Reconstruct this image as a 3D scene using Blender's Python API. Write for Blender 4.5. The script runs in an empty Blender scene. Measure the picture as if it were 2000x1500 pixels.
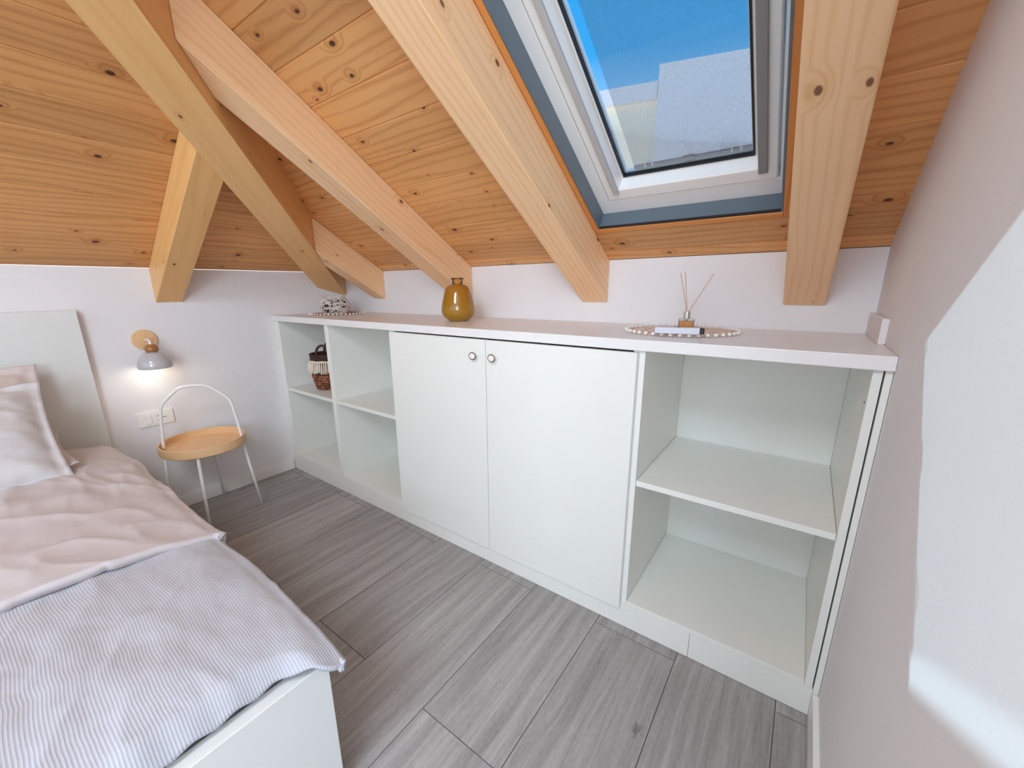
import bpy, bmesh, math, random
from mathutils import Vector, Matrix, noise as mn
random.seed(7)
C = bpy.context.scene.collection
PI = math.pi

# ------------------------------------------------------------------ camera
CAM = Vector((2.7338, -1.2456, 1.206))
yaw, pitch, roll = 0.6374, -0.2504, -0.0095
F = Vector((-math.sin(yaw)*math.cos(pitch), math.cos(yaw)*math.cos(pitch), math.sin(pitch)))
R0 = F.cross(Vector((0, 0, 1))).normalized(); U0 = R0.cross(F)
R1 = math.cos(roll)*R0 + math.sin(roll)*U0; U1 = -math.sin(roll)*R0 + math.cos(roll)*U0
cd = bpy.data.cameras.new('camera'); cam = bpy.data.objects.new('camera', cd); C.objects.link(cam)
cd.sensor_width = 36.0; cd.sensor_fit = 'HORIZONTAL'; cd.lens = 793.74/2000*36
cd.shift_x = 18.373/2000; cd.shift_y = 14.864/2000; cd.clip_start = 0.02; cd.clip_end = 200
cam.matrix_world = Matrix(((R1.x, U1.x, -F.x, CAM.x), (R1.y, U1.y, -F.y, CAM.y), (R1.z, U1.z, -F.z, CAM.z), (0, 0, 0, 1)))
bpy.context.scene.camera = cam

# ------------------------------------------------------------------ view, world, sun, added daylight lamps
vs = bpy.context.scene.view_settings
vs.view_transform = 'Standard'; vs.look = 'None'; vs.exposure = -0.15; vs.gamma = 1.0; vs.use_curve_mapping = False
cy = bpy.context.scene.cycles; cy.max_bounces = 16; cy.diffuse_bounces = 12; cy.transparent_max_bounces = 12
W = bpy.data.worlds.new('sky'); bpy.context.scene.world = W; W.use_nodes = True
wn = W.node_tree; wn.nodes.clear()
wo = wn.nodes.new('ShaderNodeOutputWorld'); wb = wn.nodes.new('ShaderNodeBackground')
wt = wn.nodes.new('ShaderNodeTexCoord'); ws = wn.nodes.new('ShaderNodeSeparateXYZ'); wr = wn.nodes.new('ShaderNodeValToRGB')
wn.links.new(wt.outputs['Generated'], ws.inputs[0]); wn.links.new(ws.outputs[2], wr.inputs[0])
wn.links.new(wr.outputs[0], wb.inputs[0]); wn.links.new(wb.outputs[0], wo.inputs[0])
cr = wr.color_ramp; cr.elements[0].position = 0.0; cr.elements[0].color = (0.95, 0.95, 1.0, 1)
cr.elements[1].position = 0.9; cr.elements[1].color = (0.015, 0.21, 0.55, 1)
e = cr.elements.new(0.2); e.color = (0.50, 0.72, 0.95, 1)
e = cr.elements.new(0.42); e.color = (0.03, 0.30, 0.66, 1)
wb.inputs[1].default_value = 1.65
sd = bpy.data.lights.new('sun', 'SUN'); sd.energy = 4.0; sd.angle = 0.009; sd.color = (0.64, 0.90, 1.0)
sun = bpy.data.objects.new('sun', sd); C.objects.link(sun)
sun.rotation_euler = Vector((1, -1.15, -1.21)).to_track_quat('-Z', 'Y').to_euler(); sun.location = (-3, 6, 8)
def area(name, loc, direc, sx, sy, power, col):
    l = bpy.data.lights.new(name, 'AREA'); l.shape = 'RECTANGLE'; l.size = sx; l.size_y = sy; l.energy = power; l.color = col
    o = bpy.data.objects.new(name, l); C.objects.link(o); o.location = loc
    o.rotation_euler = Vector(direc).to_track_quat('-Z', 'Y').to_euler(); return o
area('fill_lamp_rear', (1.55, -3.62, 1.72), (0, 1, -0.12), 2.3, 1.55, 9, (0.78, 0.90, 1.0))  # added fill lamp, stands in for daylight from behind the viewer
area('fill_lamp_alcove', (3.95, -3.62, 1.62), (-0.35, 1, -0.1), 1.5, 1.5, 98, (0.78, 0.90, 1.0))  # added fill lamp in the made-up alcove, lights the rafter sides
area('fill_lamp_roof', (2.48, -2.6, 2.74), (0, 0.25, -1), 0.8, 1.0, 64, (0.78, 0.90, 1.0))  # added overhead fill lamp, brightens the open shelves and floor

# ------------------------------------------------------------------ constants of the room
D = 0.526; ZC = 1.318; SB = 0.60; SL = 0.65; L = 2.911; YR = -3.5; ZT = 2.65
CS, SN = 1/math.hypot(1, SB), SB/math.hypot(1, SB)
H = 1.05
def SP(x, u, d): return Vector((x, D - u*CS + d*SN, ZC + u*SN + d*CS))   # back slope: x, distance up the slope, height above its face

# ------------------------------------------------------------------ materials
def mat(name):
    m = bpy.data.materials.new(name); m.use_nodes = True
    return m, m.node_tree, m.node_tree.nodes['Principled BSDF']
def nd(nt, t, **k):
    n = nt.nodes.new(t)
    for a, b in k.items(): setattr(n, a, b)
    return n
def mth(nt, op, a, b=None, c=None, clamp=False):
    n = nt.nodes.new('ShaderNodeMath'); n.operation = op; n.use_clamp = clamp
    for i, v in enumerate((a, b, c)):
        if v is None: continue
        if isinstance(v, (int, float)): n.inputs[i].default_value = v
        else: nt.links.new(v, n.inputs[i])
    return n.outputs[0]
def mixc(nt, fac, a, b, mode='MIX'):
    n = nt.nodes.new('ShaderNodeMix'); n.data_type = 'RGBA'; n.blend_type = mode
    for i, v in ((0, fac), (6, a), (7, b)):
        if isinstance(v, (int, float)): n.inputs[i].default_value = v
        elif isinstance(v, tuple): n.inputs[i].default_value = (*v[:3], 1)
        else: nt.links.new(v, n.inputs[i])
    return n.outputs[2]
def comb(nt, x, y, z=0.0):
    n = nt.nodes.new('ShaderNodeCombineXYZ')
    for i, v in enumerate((x, y, z)):
        if isinstance(v, (int, float)): n.inputs[i].default_value = v
        else: nt.links.new(v, n.inputs[i])
    return n.outputs[0]
def noise(nt, vec, scale, detail=2, rough=0.5):
    n = nt.nodes.new('ShaderNodeTexNoise'); n.inputs['Scale'].default_value = scale
    n.inputs['Detail'].default_value = detail; n.inputs['Roughness'].default_value = rough
    if vec is not None: nt.links.new(vec, n.inputs['Vector'])
    return n.outputs[0]
def sstep(nt, x, a, b, c=0.0, d=1.0):
    n = nt.nodes.new('ShaderNodeMapRange'); n.interpolation_type = 'SMOOTHSTEP'
    nt.links.new(x, n.inputs[0])
    for i, v in enumerate((a, b, c, d)): n.inputs[i+1].default_value = v
    return n.outputs[0]
def bump(nt, b, h, strength, dist):
    n = nt.nodes.new('ShaderNodeBump'); n.inputs['Strength'].default_value = strength; n.inputs['Distance'].default_value = dist
    nt.links.new(h, n.inputs['Height']); nt.links.new(n.outputs[0], b.inputs['Normal'])
def plain(name, col, rough=0.5, metal=0.0, bumpy=0.0, bscale=200, spec=0.5, coat=0.0):
    m, nt, b = mat(name)
    tc = nd(nt, 'ShaderNodeTexCoord')
    v = noise(nt, tc.outputs['Object'], 6, 3)
    c = mixc(nt, v, tuple(x*0.975 for x in col), tuple(min(1, x*1.025) for x in col))
    nt.links.new(c, b.inputs['Base Color'])
    b.inputs['Roughness'].default_value = rough; b.inputs['Metallic'].default_value = metal
    b.inputs['Specular IOR Level'].default_value = spec; b.inputs['Coat Weight'].default_value = coat
    if bumpy: bump(nt, b, noise(nt, tc.outputs['Object'], bscale, 3), bumpy, 0.002)
    return m
def wood(name, light, dark, knot=(0.10, 0.03, 0.015), kdens=0.5, ksize=0.14, ring=95, ringk=0.5, rough=0.45, tone=0.16):
    """UV in metres, u along the grain, each board offset by 20 m so it reads its own part of the tree"""
    m, nt, b = mat(name)
    uv = nd(nt, 'ShaderNodeUVMap'); sp = nd(nt, 'ShaderNodeSeparateXYZ'); nt.links.new(uv.outputs[0], sp.inputs[0])
    u, v = sp.outputs[0], sp.outputs[1]
    vo = nd(nt, 'ShaderNodeTexVoronoi', voronoi_dimensions='2D'); vo.inputs['Scale'].default_value = 1
    wob = noise(nt, comb(nt, mth(nt, 'MULTIPLY', u, 25), mth(nt, 'MULTIPLY', v, 40)), 1, 1)
    nt.links.new(comb(nt, mth(nt, 'MULTIPLY', u, 5.2), mth(nt, 'MULTIPLY', v, 8.5)), vo.inputs['Vector'])
    d = mth(nt, 'ADD', vo.outputs['Distance'], mth(nt, 'MULTIPLY', mth(nt, 'SUBTRACT', wob, 0.5), 0.03))
    cs = nd(nt, 'ShaderNodeSeparateColor'); nt.links.new(vo.outputs['Color'], cs.inputs[0])
    has = mth(nt, 'MULTIPLY', mth(nt, 'SUBTRACT', cs.outputs[0], 1-kdens, clamp=True), 1.0/kdens)   # 0..1
    r = mth(nt, 'MULTIPLY', has, ksize)
    q = mth(nt, 'DIVIDE', d, mth(nt, 'ADD', r, 0.002))
    km = mth(nt, 'MULTIPLY', sstep(nt, q, 0.62, 0.34), sstep(nt, has, 0.1, 0.16))
    halo = mth(nt, 'MULTIPLY', sstep(nt, q, 2.6, 0.5), sstep(nt, has, 0.1, 0.2))
    big = noise(nt, comb(nt, mth(nt, 'MULTIPLY', u, 0.9), mth(nt, 'MULTIPLY', v, 5)), 1, 2)
    med = noise(nt, comb(nt, mth(nt, 'MULTIPLY', u, 3), mth(nt, 'MULTIPLY', v, 30)), 1, 2)
    ph = mth(nt, 'ADD', mth(nt, 'MULTIPLY', v, ring*2), mth(nt, 'MULTIPLY', big, 26))
    ph = mth(nt, 'ADD', ph, mth(nt, 'MULTIPLY', med, 5))
    ph = mth(nt, 'ADD', ph, mth(nt, 'MULTIPLY', halo, 9))
    sw = mth(nt, 'MULTIPLY_ADD', mth(nt, 'SINE', ph), 0.5, 0.5)
    sw = mth(nt, 'POWER', sw, 3.0)
    fib = noise(nt, comb(nt, mth(nt, 'MULTIPLY', u, 14), mth(nt, 'MULTIPLY', v, 420)), 1, 3, 0.6)
    broad = noise(nt, comb(nt, mth(nt, 'MULTIPLY', u, 1.1), mth(nt, 'MULTIPLY', v, 14)), 1, 3)
    wnz = nd(nt, 'ShaderNodeTexWhiteNoise', noise_dimensions='1D')
    nt.links.new(mth(nt, 'FLOOR', mth(nt, 'DIVIDE', mth(nt, 'ADD', u, 5.0), 20.0)), wnz.inputs['W'])
    f = mth(nt, 'MULTIPLY', sw, ringk)
    f = mth(nt, 'ADD', f, mth(nt, 'MULTIPLY', mth(nt, 'SUBTRACT', fib, 0.5), 0.55))
    f = mth(nt, 'ADD', f, mth(nt, 'MULTIPLY', mth(nt, 'SUBTRACT', broad, 0.45), 0.9))
    f = mth(nt, 'ADD', f, mth(nt, 'MULTIPLY', halo, 0.35), clamp=True)
    col = mixc(nt, f, light, dark)
    tn = mth(nt, 'MULTIPLY_ADD', wnz.outputs['Value'], 2*tone, 1-tone)
    vm = nd(nt, 'ShaderNodeVectorMath', operation='SCALE'); nt.links.new(col, vm.inputs[0]); nt.links.new(tn, vm.inputs['Scale'])
    col = mixc(nt, mth(nt, 'MULTIPLY', km, 0.92), vm.outputs[0], knot)
    nt.links.new(col, b.inputs['Base Color'])
    b.inputs['Roughness'].default_value = rough; b.inputs['Specular IOR Level'].default_value = 0.35
    bump(nt, b, mth(nt, 'ADD', fib, sw), 0.12, 0.001)
    return m

M = {}
M['board'] = wood('pine_boards', (0.70, 0.365, 0.14), (0.46, 0.18, 0.048), knot=(0.05, 0.014, 0.008), kdens=0.62, ksize=0.14, ringk=0.42)
M['rafter'] = wood('pine_rafters', (0.90, 0.60, 0.35), (0.76, 0.42, 0.18), knot=(0.16, 0.06, 0.03), kdens=0.24, ksize=0.13, ring=120, ringk=0.4, rough=0.4, tone=0.07)
M['hip'] = wood('pine_hip', (0.82, 0.49, 0.20), (0.66, 0.34, 0.11), knot=(0.14, 0.05, 0.02), kdens=0.22, ksize=0.10, ring=60, ringk=0.25, rough=0.42, tone=0.05)
M['lining'] = wood('orange_lining', (0.66, 0.27, 0.07), (0.46, 0.145, 0.03), knot=(0.2, 0.06, 0.02), kdens=0.12, ksize=0.1, ring=110, rough=0.3, tone=0.05)
M['beech'] = wood('beech_ply', (0.80, 0.52, 0.28), (0.68, 0.38, 0.18), kdens=0.01, ksize=0.001, ring=60, ringk=0.3, rough=0.35, tone=0.05)
M['walnut'] = plain('brown_wood_cap', (0.36, 0.15, 0.045), 0.3)
M['plaster'] = plain('white_plaster', (0.79, 0.78, 0.795), 0.85, bumpy=0.25, bscale=90)
M['melamine'] = plain('white_melamine', (0.80, 0.80, 0.755), 0.38, bumpy=0.03, bscale=400)
M['worktop'] = plain('white_worktop', (0.80, 0.785, 0.775), 0.33, bumpy=0.12, bscale=260)
M['trimw'] = plain('white_trim_paint', (0.83, 0.83, 0.82), 0.4)
M['lacquer'] = plain('white_lacquer', (0.72, 0.735, 0.72), 0.35)
M['steelw'] = plain('white_powder_steel', (0.83, 0.83, 0.82), 0.35)
M['plastic'] = plain('white_plastic', (0.84, 0.83, 0.79), 0.3)
M['dark'] = plain('dark_gap', (0.02, 0.02, 0.022), 0.6)
M['flash'] = plain('slate_membrane', (0.125, 0.165, 0.205), 0.3)
M['pvc'] = plain('white_pvc', (0.90, 0.90, 0.88), 0.3, coat=0.2)
M['rail'] = plain('grey_aluminium_rail', (0.27, 0.27, 0.28), 0.4, 0.3)
M['raill'] = plain('pale_grey_rail', (0.50, 0.50, 0.50), 0.4)
M['black'] = plain('black_rubber', (0.012, 0.012, 0.016), 0.5)
M['brass'] = plain('aged_brass', (0.28, 0.20, 0.12), 0.3, 0.9)
M['chrome'] = plain('brushed_steel', (0.62, 0.62, 0.60), 0.2, 1.0)
M['ceramic'] = plain('glossy_grey_glaze', (0.50, 0.49, 0.515), 0.12, coat=0.5)
M['inner'] = plain('white_shade_inside', (0.9, 0.88, 0.84), 0.5)
M['seagrass'] = plain('brown_seagrass', (0.26, 0.085, 0.03), 0.7, bumpy=0.4, bscale=120)
def straw():
    m, nt, b = mat('mottled_seagrass')
    tc = nd(nt, 'ShaderNodeTexCoord'); mp = nd(nt, 'ShaderNodeMapping'); nt.links.new(tc.outputs['Object'], mp.inputs[0]); mp.inputs['Scale'].default_value = (75, 75, 110)
    vo = nd(nt, 'ShaderNodeTexVoronoi'); vo.inputs['Scale'].default_value = 1; nt.links.new(mp.outputs[0], vo.inputs['Vector'])
    cs = nd(nt, 'ShaderNodeSeparateColor'); nt.links.new(vo.outputs['Color'], cs.inputs[0])
    nt.links.new(mixc(nt, mth(nt, 'POWER', cs.outputs[0], 1.6), (0.07, 0.016, 0.009), (0.42, 0.15, 0.055)), b.inputs['Base Color'])
    b.inputs['Roughness'].default_value = 0.6; bump(nt, b, vo.outputs['Distance'], 0.8, 0.003); return m
M['seagrass'] = straw()
M['seagrassd'] = plain('dark_brown_rope', (0.055, 0.022, 0.016), 0.8, bumpy=0.4, bscale=120)
M['cotton'] = plain('cream_cotton', (0.80, 0.70, 0.58), 0.95, bumpy=0.4, bscale=300)
M['twine'] = plain('off_white_paper_twine', (0.74, 0.67, 0.62), 0.85, bumpy=0.3, bscale=300)
M['rattan'] = plain('brown_jute_weave', (0.42, 0.24, 0.16), 0.8, bumpy=0.3, bscale=200)
M['rattanp'] = plain('pale_pinkish_weave', (0.72, 0.54, 0.45), 0.8, bumpy=0.3, bscale=200)
M['bead'] = plain('white_wooden_bead', (0.84, 0.82, 0.79), 0.4)
M['reed'] = plain('pale_reed', (0.58, 0.36, 0.23), 0.6)
M['perfume'] = plain('amber_liquid', (0.75, 0.36, 0.12), 0.1)
M['tube'] = plain('silver_white_card', (0.62, 0.65, 0.74), 0.3)

def tile_mat():
    m, nt, b = mat('grey_wood_look_tile')
    uv = nd(nt, 'ShaderNodeUVMap'); sp = nd(nt, 'ShaderNodeSeparateXYZ'); nt.links.new(uv.outputs[0], sp.inputs[0])
    u, v = sp.outputs[0], sp.outputs[1]
    warp = noise(nt, comb(nt, mth(nt, 'MULTIPLY', u, 1.6), mth(nt, 'MULTIPLY', v, 5)), 1, 2)
    v2 = mth(nt, 'ADD', v, mth(nt, 'MULTIPLY', warp, 0.05))
    s1 = noise(nt, comb(nt, mth(nt, 'MULTIPLY', u, 1.3), mth(nt, 'MULTIPLY', v2, 26)), 1, 4, 0.6)
    s2 = noise(nt, comb(nt, mth(nt, 'MULTIPLY', u, 7), mth(nt, 'MULTIPLY', v2, 150)), 1, 3, 0.6)
    s3 = noise(nt, comb(nt, mth(nt, 'MULTIPLY', u, 60), mth(nt, 'MULTIPLY', v2, 90)), 1, 3, 0.7)
    vo = nd(nt, 'ShaderNodeTexVoronoi', voronoi_dimensions='2D'); vo.inputs['Scale'].default_value = 1
    nt.links.new(comb(nt, mth(nt, 'MULTIPLY', u, 3.2), mth(nt, 'MULTIPLY', v, 6)), vo.inputs['Vector'])
    cs = nd(nt, 'ShaderNodeSeparateColor'); nt.links.new(vo.outputs['Color'], cs.inputs[0])
    kn = mth(nt, 'MULTIPLY', sstep(nt, mth(nt, 'ADD', vo.outputs['Distance'], mth(nt, 'MULTIPLY', mth(nt, 'SUBTRACT', s3, 0.5), 0.25)), 0.10, 0.0), mth(nt, 'GREATER_THAN', cs.outputs[0], 0.72))
    f = mth(nt, 'ADD', mth(nt, 'MULTIPLY', mth(nt, 'SUBTRACT', s1, 0.5), 1.5), mth(nt, 'MULTIPLY', mth(nt, 'SUBTRACT', s2, 0.5), 0.7))
    f = mth(nt, 'ADD', f, mth(nt, 'MULTIPLY', mth(nt, 'SUBTRACT', s3, 0.5), 0.5))
    f = mth(nt, 'ADD', f, 0.5, clamp=True)
    col = mixc(nt, f, (0.20, 0.185, 0.18), (0.47, 0.45, 0.44))
    wnz = nd(nt, 'ShaderNodeTexWhiteNoise', noise_dimensions='1D')
    nt.links.new(mth(nt, 'FLOOR', mth(nt, 'DIVIDE', mth(nt, 'ADD', u, 5.0), 20.0)), wnz.inputs['W'])
    vm = nd(nt, 'ShaderNodeVectorMath', operation='SCALE'); nt.links.new(col, vm.inputs[0])
    nt.links.new(mth(nt, 'MULTIPLY_ADD', wnz.outputs['Value'], 0.16, 0.92), vm.inputs['Scale'])
    col = mixc(nt, mth(nt, 'MULTIPLY', kn, 0.6), vm.outputs[0], (0.055, 0.048, 0.045))
    nt.links.new(col, b.inputs['Base Color']); b.inputs['Roughness'].default_value = 0.5
    b.inputs['Specular IOR Level'].default_value = 0.4
    bump(nt, b, s2, 0.15, 0.001)
    return m
M['tile'] = tile_mat()
M['grout'] = plain('dark_grout', (0.07, 0.06, 0.055), 0.8)

def cloth_mat(name, col, striped=False):
    m, nt, b = mat(name)
    uv = nd(nt, 'ShaderNodeUVMap'); sp = nd(nt, 'ShaderNodeSeparateXYZ'); nt.links.new(uv.outputs[0], sp.inputs[0])
    u, v = sp.outputs[0], sp.outputs[1]
    weave = noise(nt, comb(nt, mth(nt, 'MULTIPLY', u, 900), mth(nt, 'MULTIPLY', v, 900)), 1, 2)
    h = mth(nt, 'MULTIPLY', weave, 0.25)
    c = col
    if striped:
        wob = noise(nt, comb(nt, mth(nt, 'MULTIPLY', u, 9), mth(nt, 'MULTIPLY', v, 9)), 1, 2)
        ph = mth(nt, 'MULTIPLY', mth(nt, 'ADD', v, mth(nt, 'MULTIPLY', wob, 0.003)), 2*PI/0.0056)
        s = mth(nt, 'MULTIPLY_ADD', mth(nt, 'SINE', ph), 0.5, 0.5)
        s = sstep(nt, s, 0.25, 0.75)
        puck = noise(nt, comb(nt, mth(nt, 'MULTIPLY', u, 160), mth(nt, 'MULTIPLY', v, 90)), 1, 2)
        c = mixc(nt, s, (col[0]*0.84, col[1]*0.84, col[2]*0.87), tuple(min(1, x*1.06) for x in col))
        nt.links.new(c, b.inputs['Base Color'])
        h = mth(nt, 'ADD', h, mth(nt, 'ADD', mth(nt, 'MULTIPLY', s, 0.5), mth(nt, 'MULTIPLY', mth(nt, 'MULTIPLY', puck, s), 1.0)))
    else:
        b.inputs['Base Color'].default_value = (*col, 1)
    bump(nt, b, h, 0.45, 0.0012)
    b.inputs['Roughness'].default_value = 0.9 if striped else 0.7
    b.inputs['Sheen Weight'].default_value = 0.15
    return m
M['duvet'] = cloth_mat('striped_seersucker', (0.49, 0.495, 0.54), True)
M['fold'] = cloth_mat('plain_blush_cotton', (0.56, 0.505, 0.51))
M['pillow'] = cloth_mat('white_cotton_pillow', (0.62, 0.61, 0.63))
M['pillow2'] = cloth_mat('blush_cotton_pillow', (0.66, 0.58, 0.56))
M['sheet'] = cloth_mat('white_sheet', (0.82, 0.80, 0.79))

def glass_mat(name, tint, refl=0.08, rough=0.0):
    m = bpy.data.materials.new(name); m.use_nodes = True; nt = m.node_tree; nt.nodes.clear()
    o = nd(nt, 'ShaderNodeOutputMaterial'); t = nd(nt, 'ShaderNodeBsdfTransparent'); g = nd(nt, 'ShaderNodeBsdfGlossy')
    t.inputs[0].default_value = (*tint, 1); g.inputs['Roughness'].default_value = rough
    lw = nd(nt, 'ShaderNodeLayerWeight'); lw.inputs[0].default_value = 0.3
    mx = nd(nt, 'ShaderNodeMixShader')
    nt.links.new(mth(nt, 'MULTIPLY', lw.outputs['Fresnel'], refl), mx.inputs[0])
    nt.links.new(t.outputs[0], mx.inputs[1]); nt.links.new(g.outputs[0], mx.inputs[2]); nt.links.new(mx.outputs[0], o.inputs[0])
    return m
M['glass'] = glass_mat('window_glass', (0.95, 0.98, 1.0), 0.4)
M['bottleglass'] = glass_mat('clear_bottle_glass', (0.93, 0.92, 0.9), 1.6)
def amber():
    m, nt, b = mat('amber_glass')
    b.inputs['Base Color'].default_value = (0.46, 0.235, 0.02, 1); b.inputs['Roughness'].default_value = 0.08
    b.inputs['Transmission Weight'].default_value = 0.25; b.inputs['IOR'].default_value = 1.45; b.inputs['Coat Weight'].default_value = 0.4
    tc = nd(nt, 'ShaderNodeTexCoord'); sp = nd(nt, 'ShaderNodeSeparateXYZ'); nt.links.new(tc.outputs['Object'], sp.inputs[0])
    f = sstep(nt, sp.outputs[2], 0.0, 0.19)
    nt.links.new(mixc(nt, f, (0.42, 0.225, 0.014), (0.43, 0.175, 0.022)), b.inputs['Base Color'])
    return m
M['amber'] = amber()
M['amberneck'] = glass_mat('amber_glass_neck', (0.93, 0.84, 0.62), 0.9, 0.05)
def mesh_mat():
    m = bpy.data.materials.new('grey_awning_mesh'); m.use_nodes = True; nt = m.node_tree; nt.nodes.clear()
    o = nd(nt, 'ShaderNodeOutputMaterial'); t = nd(nt, 'ShaderNodeBsdfTransparent'); df = nd(nt, 'ShaderNodeBsdfTranslucent'); dd = nd(nt, 'ShaderNodeBsdfDiffuse')
    t.inputs[0].default_value = (1, 1, 1, 1)
    df.inputs[0].default_value = (0.17, 0.18, 0.20, 1); dd.inputs[0].default_value = (0.08, 0.08, 0.09, 1)
    uv = nd(nt, 'ShaderNodeUVMap'); sp = nd(nt, 'ShaderNodeSeparateXYZ'); nt.links.new(uv.outputs[0], sp.inputs[0])
    n1 = noise(nt, comb(nt, mth(nt, 'MULTIPLY', sp.outputs[0], 700), mth(nt, 'MULTIPLY', sp.outputs[1], 120)), 1, 3, 0.7)
    n2 = noise(nt, comb(nt, mth(nt, 'MULTIPLY', sp.outputs[0], 120), mth(nt, 'MULTIPLY', sp.outputs[1], 700)), 1, 3, 0.7)
    a = nd(nt, 'ShaderNodeMixShader'); a.inputs[0].default_value = 0.5
    nt.links.new(df.outputs[0], a.inputs[1]); nt.links.new(dd.outputs[0], a.inputs[2])
    mx = nd(nt, 'ShaderNodeMixShader')
    k = mth(nt, 'MULTIPLY_ADD', mth(nt, 'ADD', n1, n2), 0.50, -0.07, clamp=True)
    nt.links.new(k, mx.inputs[0]); nt.links.new(t.outputs[0], mx.inputs[1]); nt.links.new(a.outputs[0], mx.inputs[2])
    nt.links.new(mx.outputs[0], o.inputs[0])
    return m
M['mesh'] = mesh_mat()
M['stuccog'] = plain('grey_stucco', (0.86, 0.84, 0.84), 0.9, bumpy=0.5, bscale=8)
M['stuccoc'] = plain('cream_stucco', (0.93, 0.86, 0.68), 0.9, bumpy=0.5, bscale=8)
M['ground'] = plain('pale_ground', (0.35, 0.34, 0.32), 0.9)
M['clip'] = plain('white_clip', (0.9, 0.9, 0.88), 0.4)

# ------------------------------------------------------------------ helpers
def obj(name, bm, m, parent=None, smooth=False, bevel=0, loc=None, seg=2):
    me = bpy.data.meshes.new(name); bmesh.ops.recalc_face_normals(bm, faces=bm.faces)
    bm.to_mesh(me); bm.free()
    for mm in (m if isinstance(m, (list, tuple)) else [m]): me.materials.append(mm)
    o = bpy.data.objects.new(name, me); C.objects.link(o)
    if loc is not None: o.location = loc
    if parent: o.parent = parent
    if smooth:
        for p in me.polygons: p.use_smooth = True
    if bevel:
        b = o.modifiers.new('bevel', 'BEVEL'); b.width = bevel; b.segments = seg; b.limit_method = 'ANGLE'; b.angle_limit = math.radians(40)
    return o
def tag(o, label=None, cat=None, group=None, kind=None):
    if label: o['label'] = label
    if cat: o['category'] = cat
    if group: o['group'] = group
    if kind: o['kind'] = kind
    return o
def thing(name, label, cat, loc=(0, 0, 0), rz=0, group=None, kind=None):
    o = bpy.data.objects.new(name, None); C.objects.link(o); o.empty_display_size = 0.05
    o.location = loc; o.rotation_euler = (0, 0, rz); return tag(o, label, cat, group, kind)
def bx(bm, x0, x1, y0, y1, z0, z1):
    vs_ = [bm.verts.new((x, y, z)) for z in (z0, z1) for y in (y0, y1) for x in (x0, x1)]
    for f in ((0, 2, 3, 1), (4, 5, 7, 6), (0, 1, 5, 4), (2, 6, 7, 3), (0, 4, 6, 2), (1, 3, 7, 5)): bm.faces.new([vs_[i] for i in f])
    return bm
def box(*a): return bx(bmesh.new(), *a)
def sbox(bm, x0, x1, u0, u1, d0, d1):
    vs_ = [bm.verts.new(SP(x, u, d)) for d in (d0, d1) for u in (u0, u1) for x in (x0, x1)]
    for f in ((0, 2, 3, 1), (4, 5, 7, 6), (0, 1, 5, 4), (2, 6, 7, 3), (0, 4, 6, 2), (1, 3, 7, 5)): bm.faces.new([vs_[i] for i in f])
    return bm
KP = [0]
def kid(): KP[0] += 1; return KP[0]
def grain_uv(bm, direc, k=None):
    """box-project: u along the grain, v round the section, in metres"""
    k = kid() if k is None else k
    a = Vector(direc).normalized(); uvl = bm.loops.layers.uv.verify()
    for f in bm.faces:
        n = f.normal if f.normal.length > 0 else Vector((0, 0, 1))
        if abs(n.dot(a)) > 0.8:
            t = n.orthogonal().normalized(); s = n.cross(t)
            for l in f.loops: l[uvl].uv = (20*k + l.vert.co.dot(t)*0.15, l.vert.co.dot(s))
        else:
            s = n.cross(a).normalized(); off = hash((round(n.x, 1), round(n.y, 1), round(n.z, 1))) % 7*0.37
            for l in f.loops: l[uvl].uv = (20*k + l.vert.co.dot(a), l.vert.co.dot(s) + off + k*0.71)
def cut(bm, co, no):      # remove what lies on the +no side, close the hole
    g = bm.verts[:] + bm.edges[:] + bm.faces[:]
    r = bmesh.ops.bisect_plane(bm, geom=g, plane_co=co, plane_no=no, clear_outer=True, dist=1e-6)
    ed = [e for e in r['geom_cut'] if isinstance(e, bmesh.types.BMEdge)]
    if ed:
        try: bmesh.ops.contextual_create(bm, geom=ed)
        except Exception: pass
def tube(bm, pts, r, n=8, closed=False, rfun=None):
    pts = [Vector(p) for p in pts]; rings = []; N = len(pts); up = None
    for i, p in enumerate(pts):
        if closed: t = pts[(i+1) % N] - pts[i-1]
        else: t = pts[min(i+1, N-1)] - pts[max(i-1, 0)]
        t.normalize()
        if up is None: up = t.orthogonal().normalized()
        up = (up - t*up.dot(t)).normalized(); s = t.cross(up)
        rr = rfun(i/(N-1)) if rfun else r
        rings.append([bm.verts.new(p + rr*(math.cos(a)*up + math.sin(a)*s)) for a in (2*PI*j/n for j in range(n))])
    for i in range(N if closed else N-1):
        A, B = rings[i], rings[(i+1) % N]
        for j in range(n): bm.faces.new((A[j], A[(j+1) % n], B[(j+1) % n], B[j]))
    if not closed: bm.faces.new(rings[0][::-1]); bm.faces.new(rings[-1])
    return bm
def lathe(bm, prof, n=40, c=(0, 0, 0), rot=None, cap=False):
    c = Vector(c); rings = []
    for r, z in prof:
        ring = []
        for j in range(n):
            a = 2*PI*j/n; v = Vector((r*math.cos(a), r*math.sin(a), z))
            if rot: v = rot @ v
            ring.append(bm.verts.new(c + v))
        rings.append(ring)
    for A, B in zip(rings, rings[1:]):
        for j in range(n): bm.faces.new((A[j], A[(j+1) % n], B[(j+1) % n], B[j]))
    if cap:
        bm.faces.new(rings[0][::-1]); bm.faces.new(rings[-1])
    return bm
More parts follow.
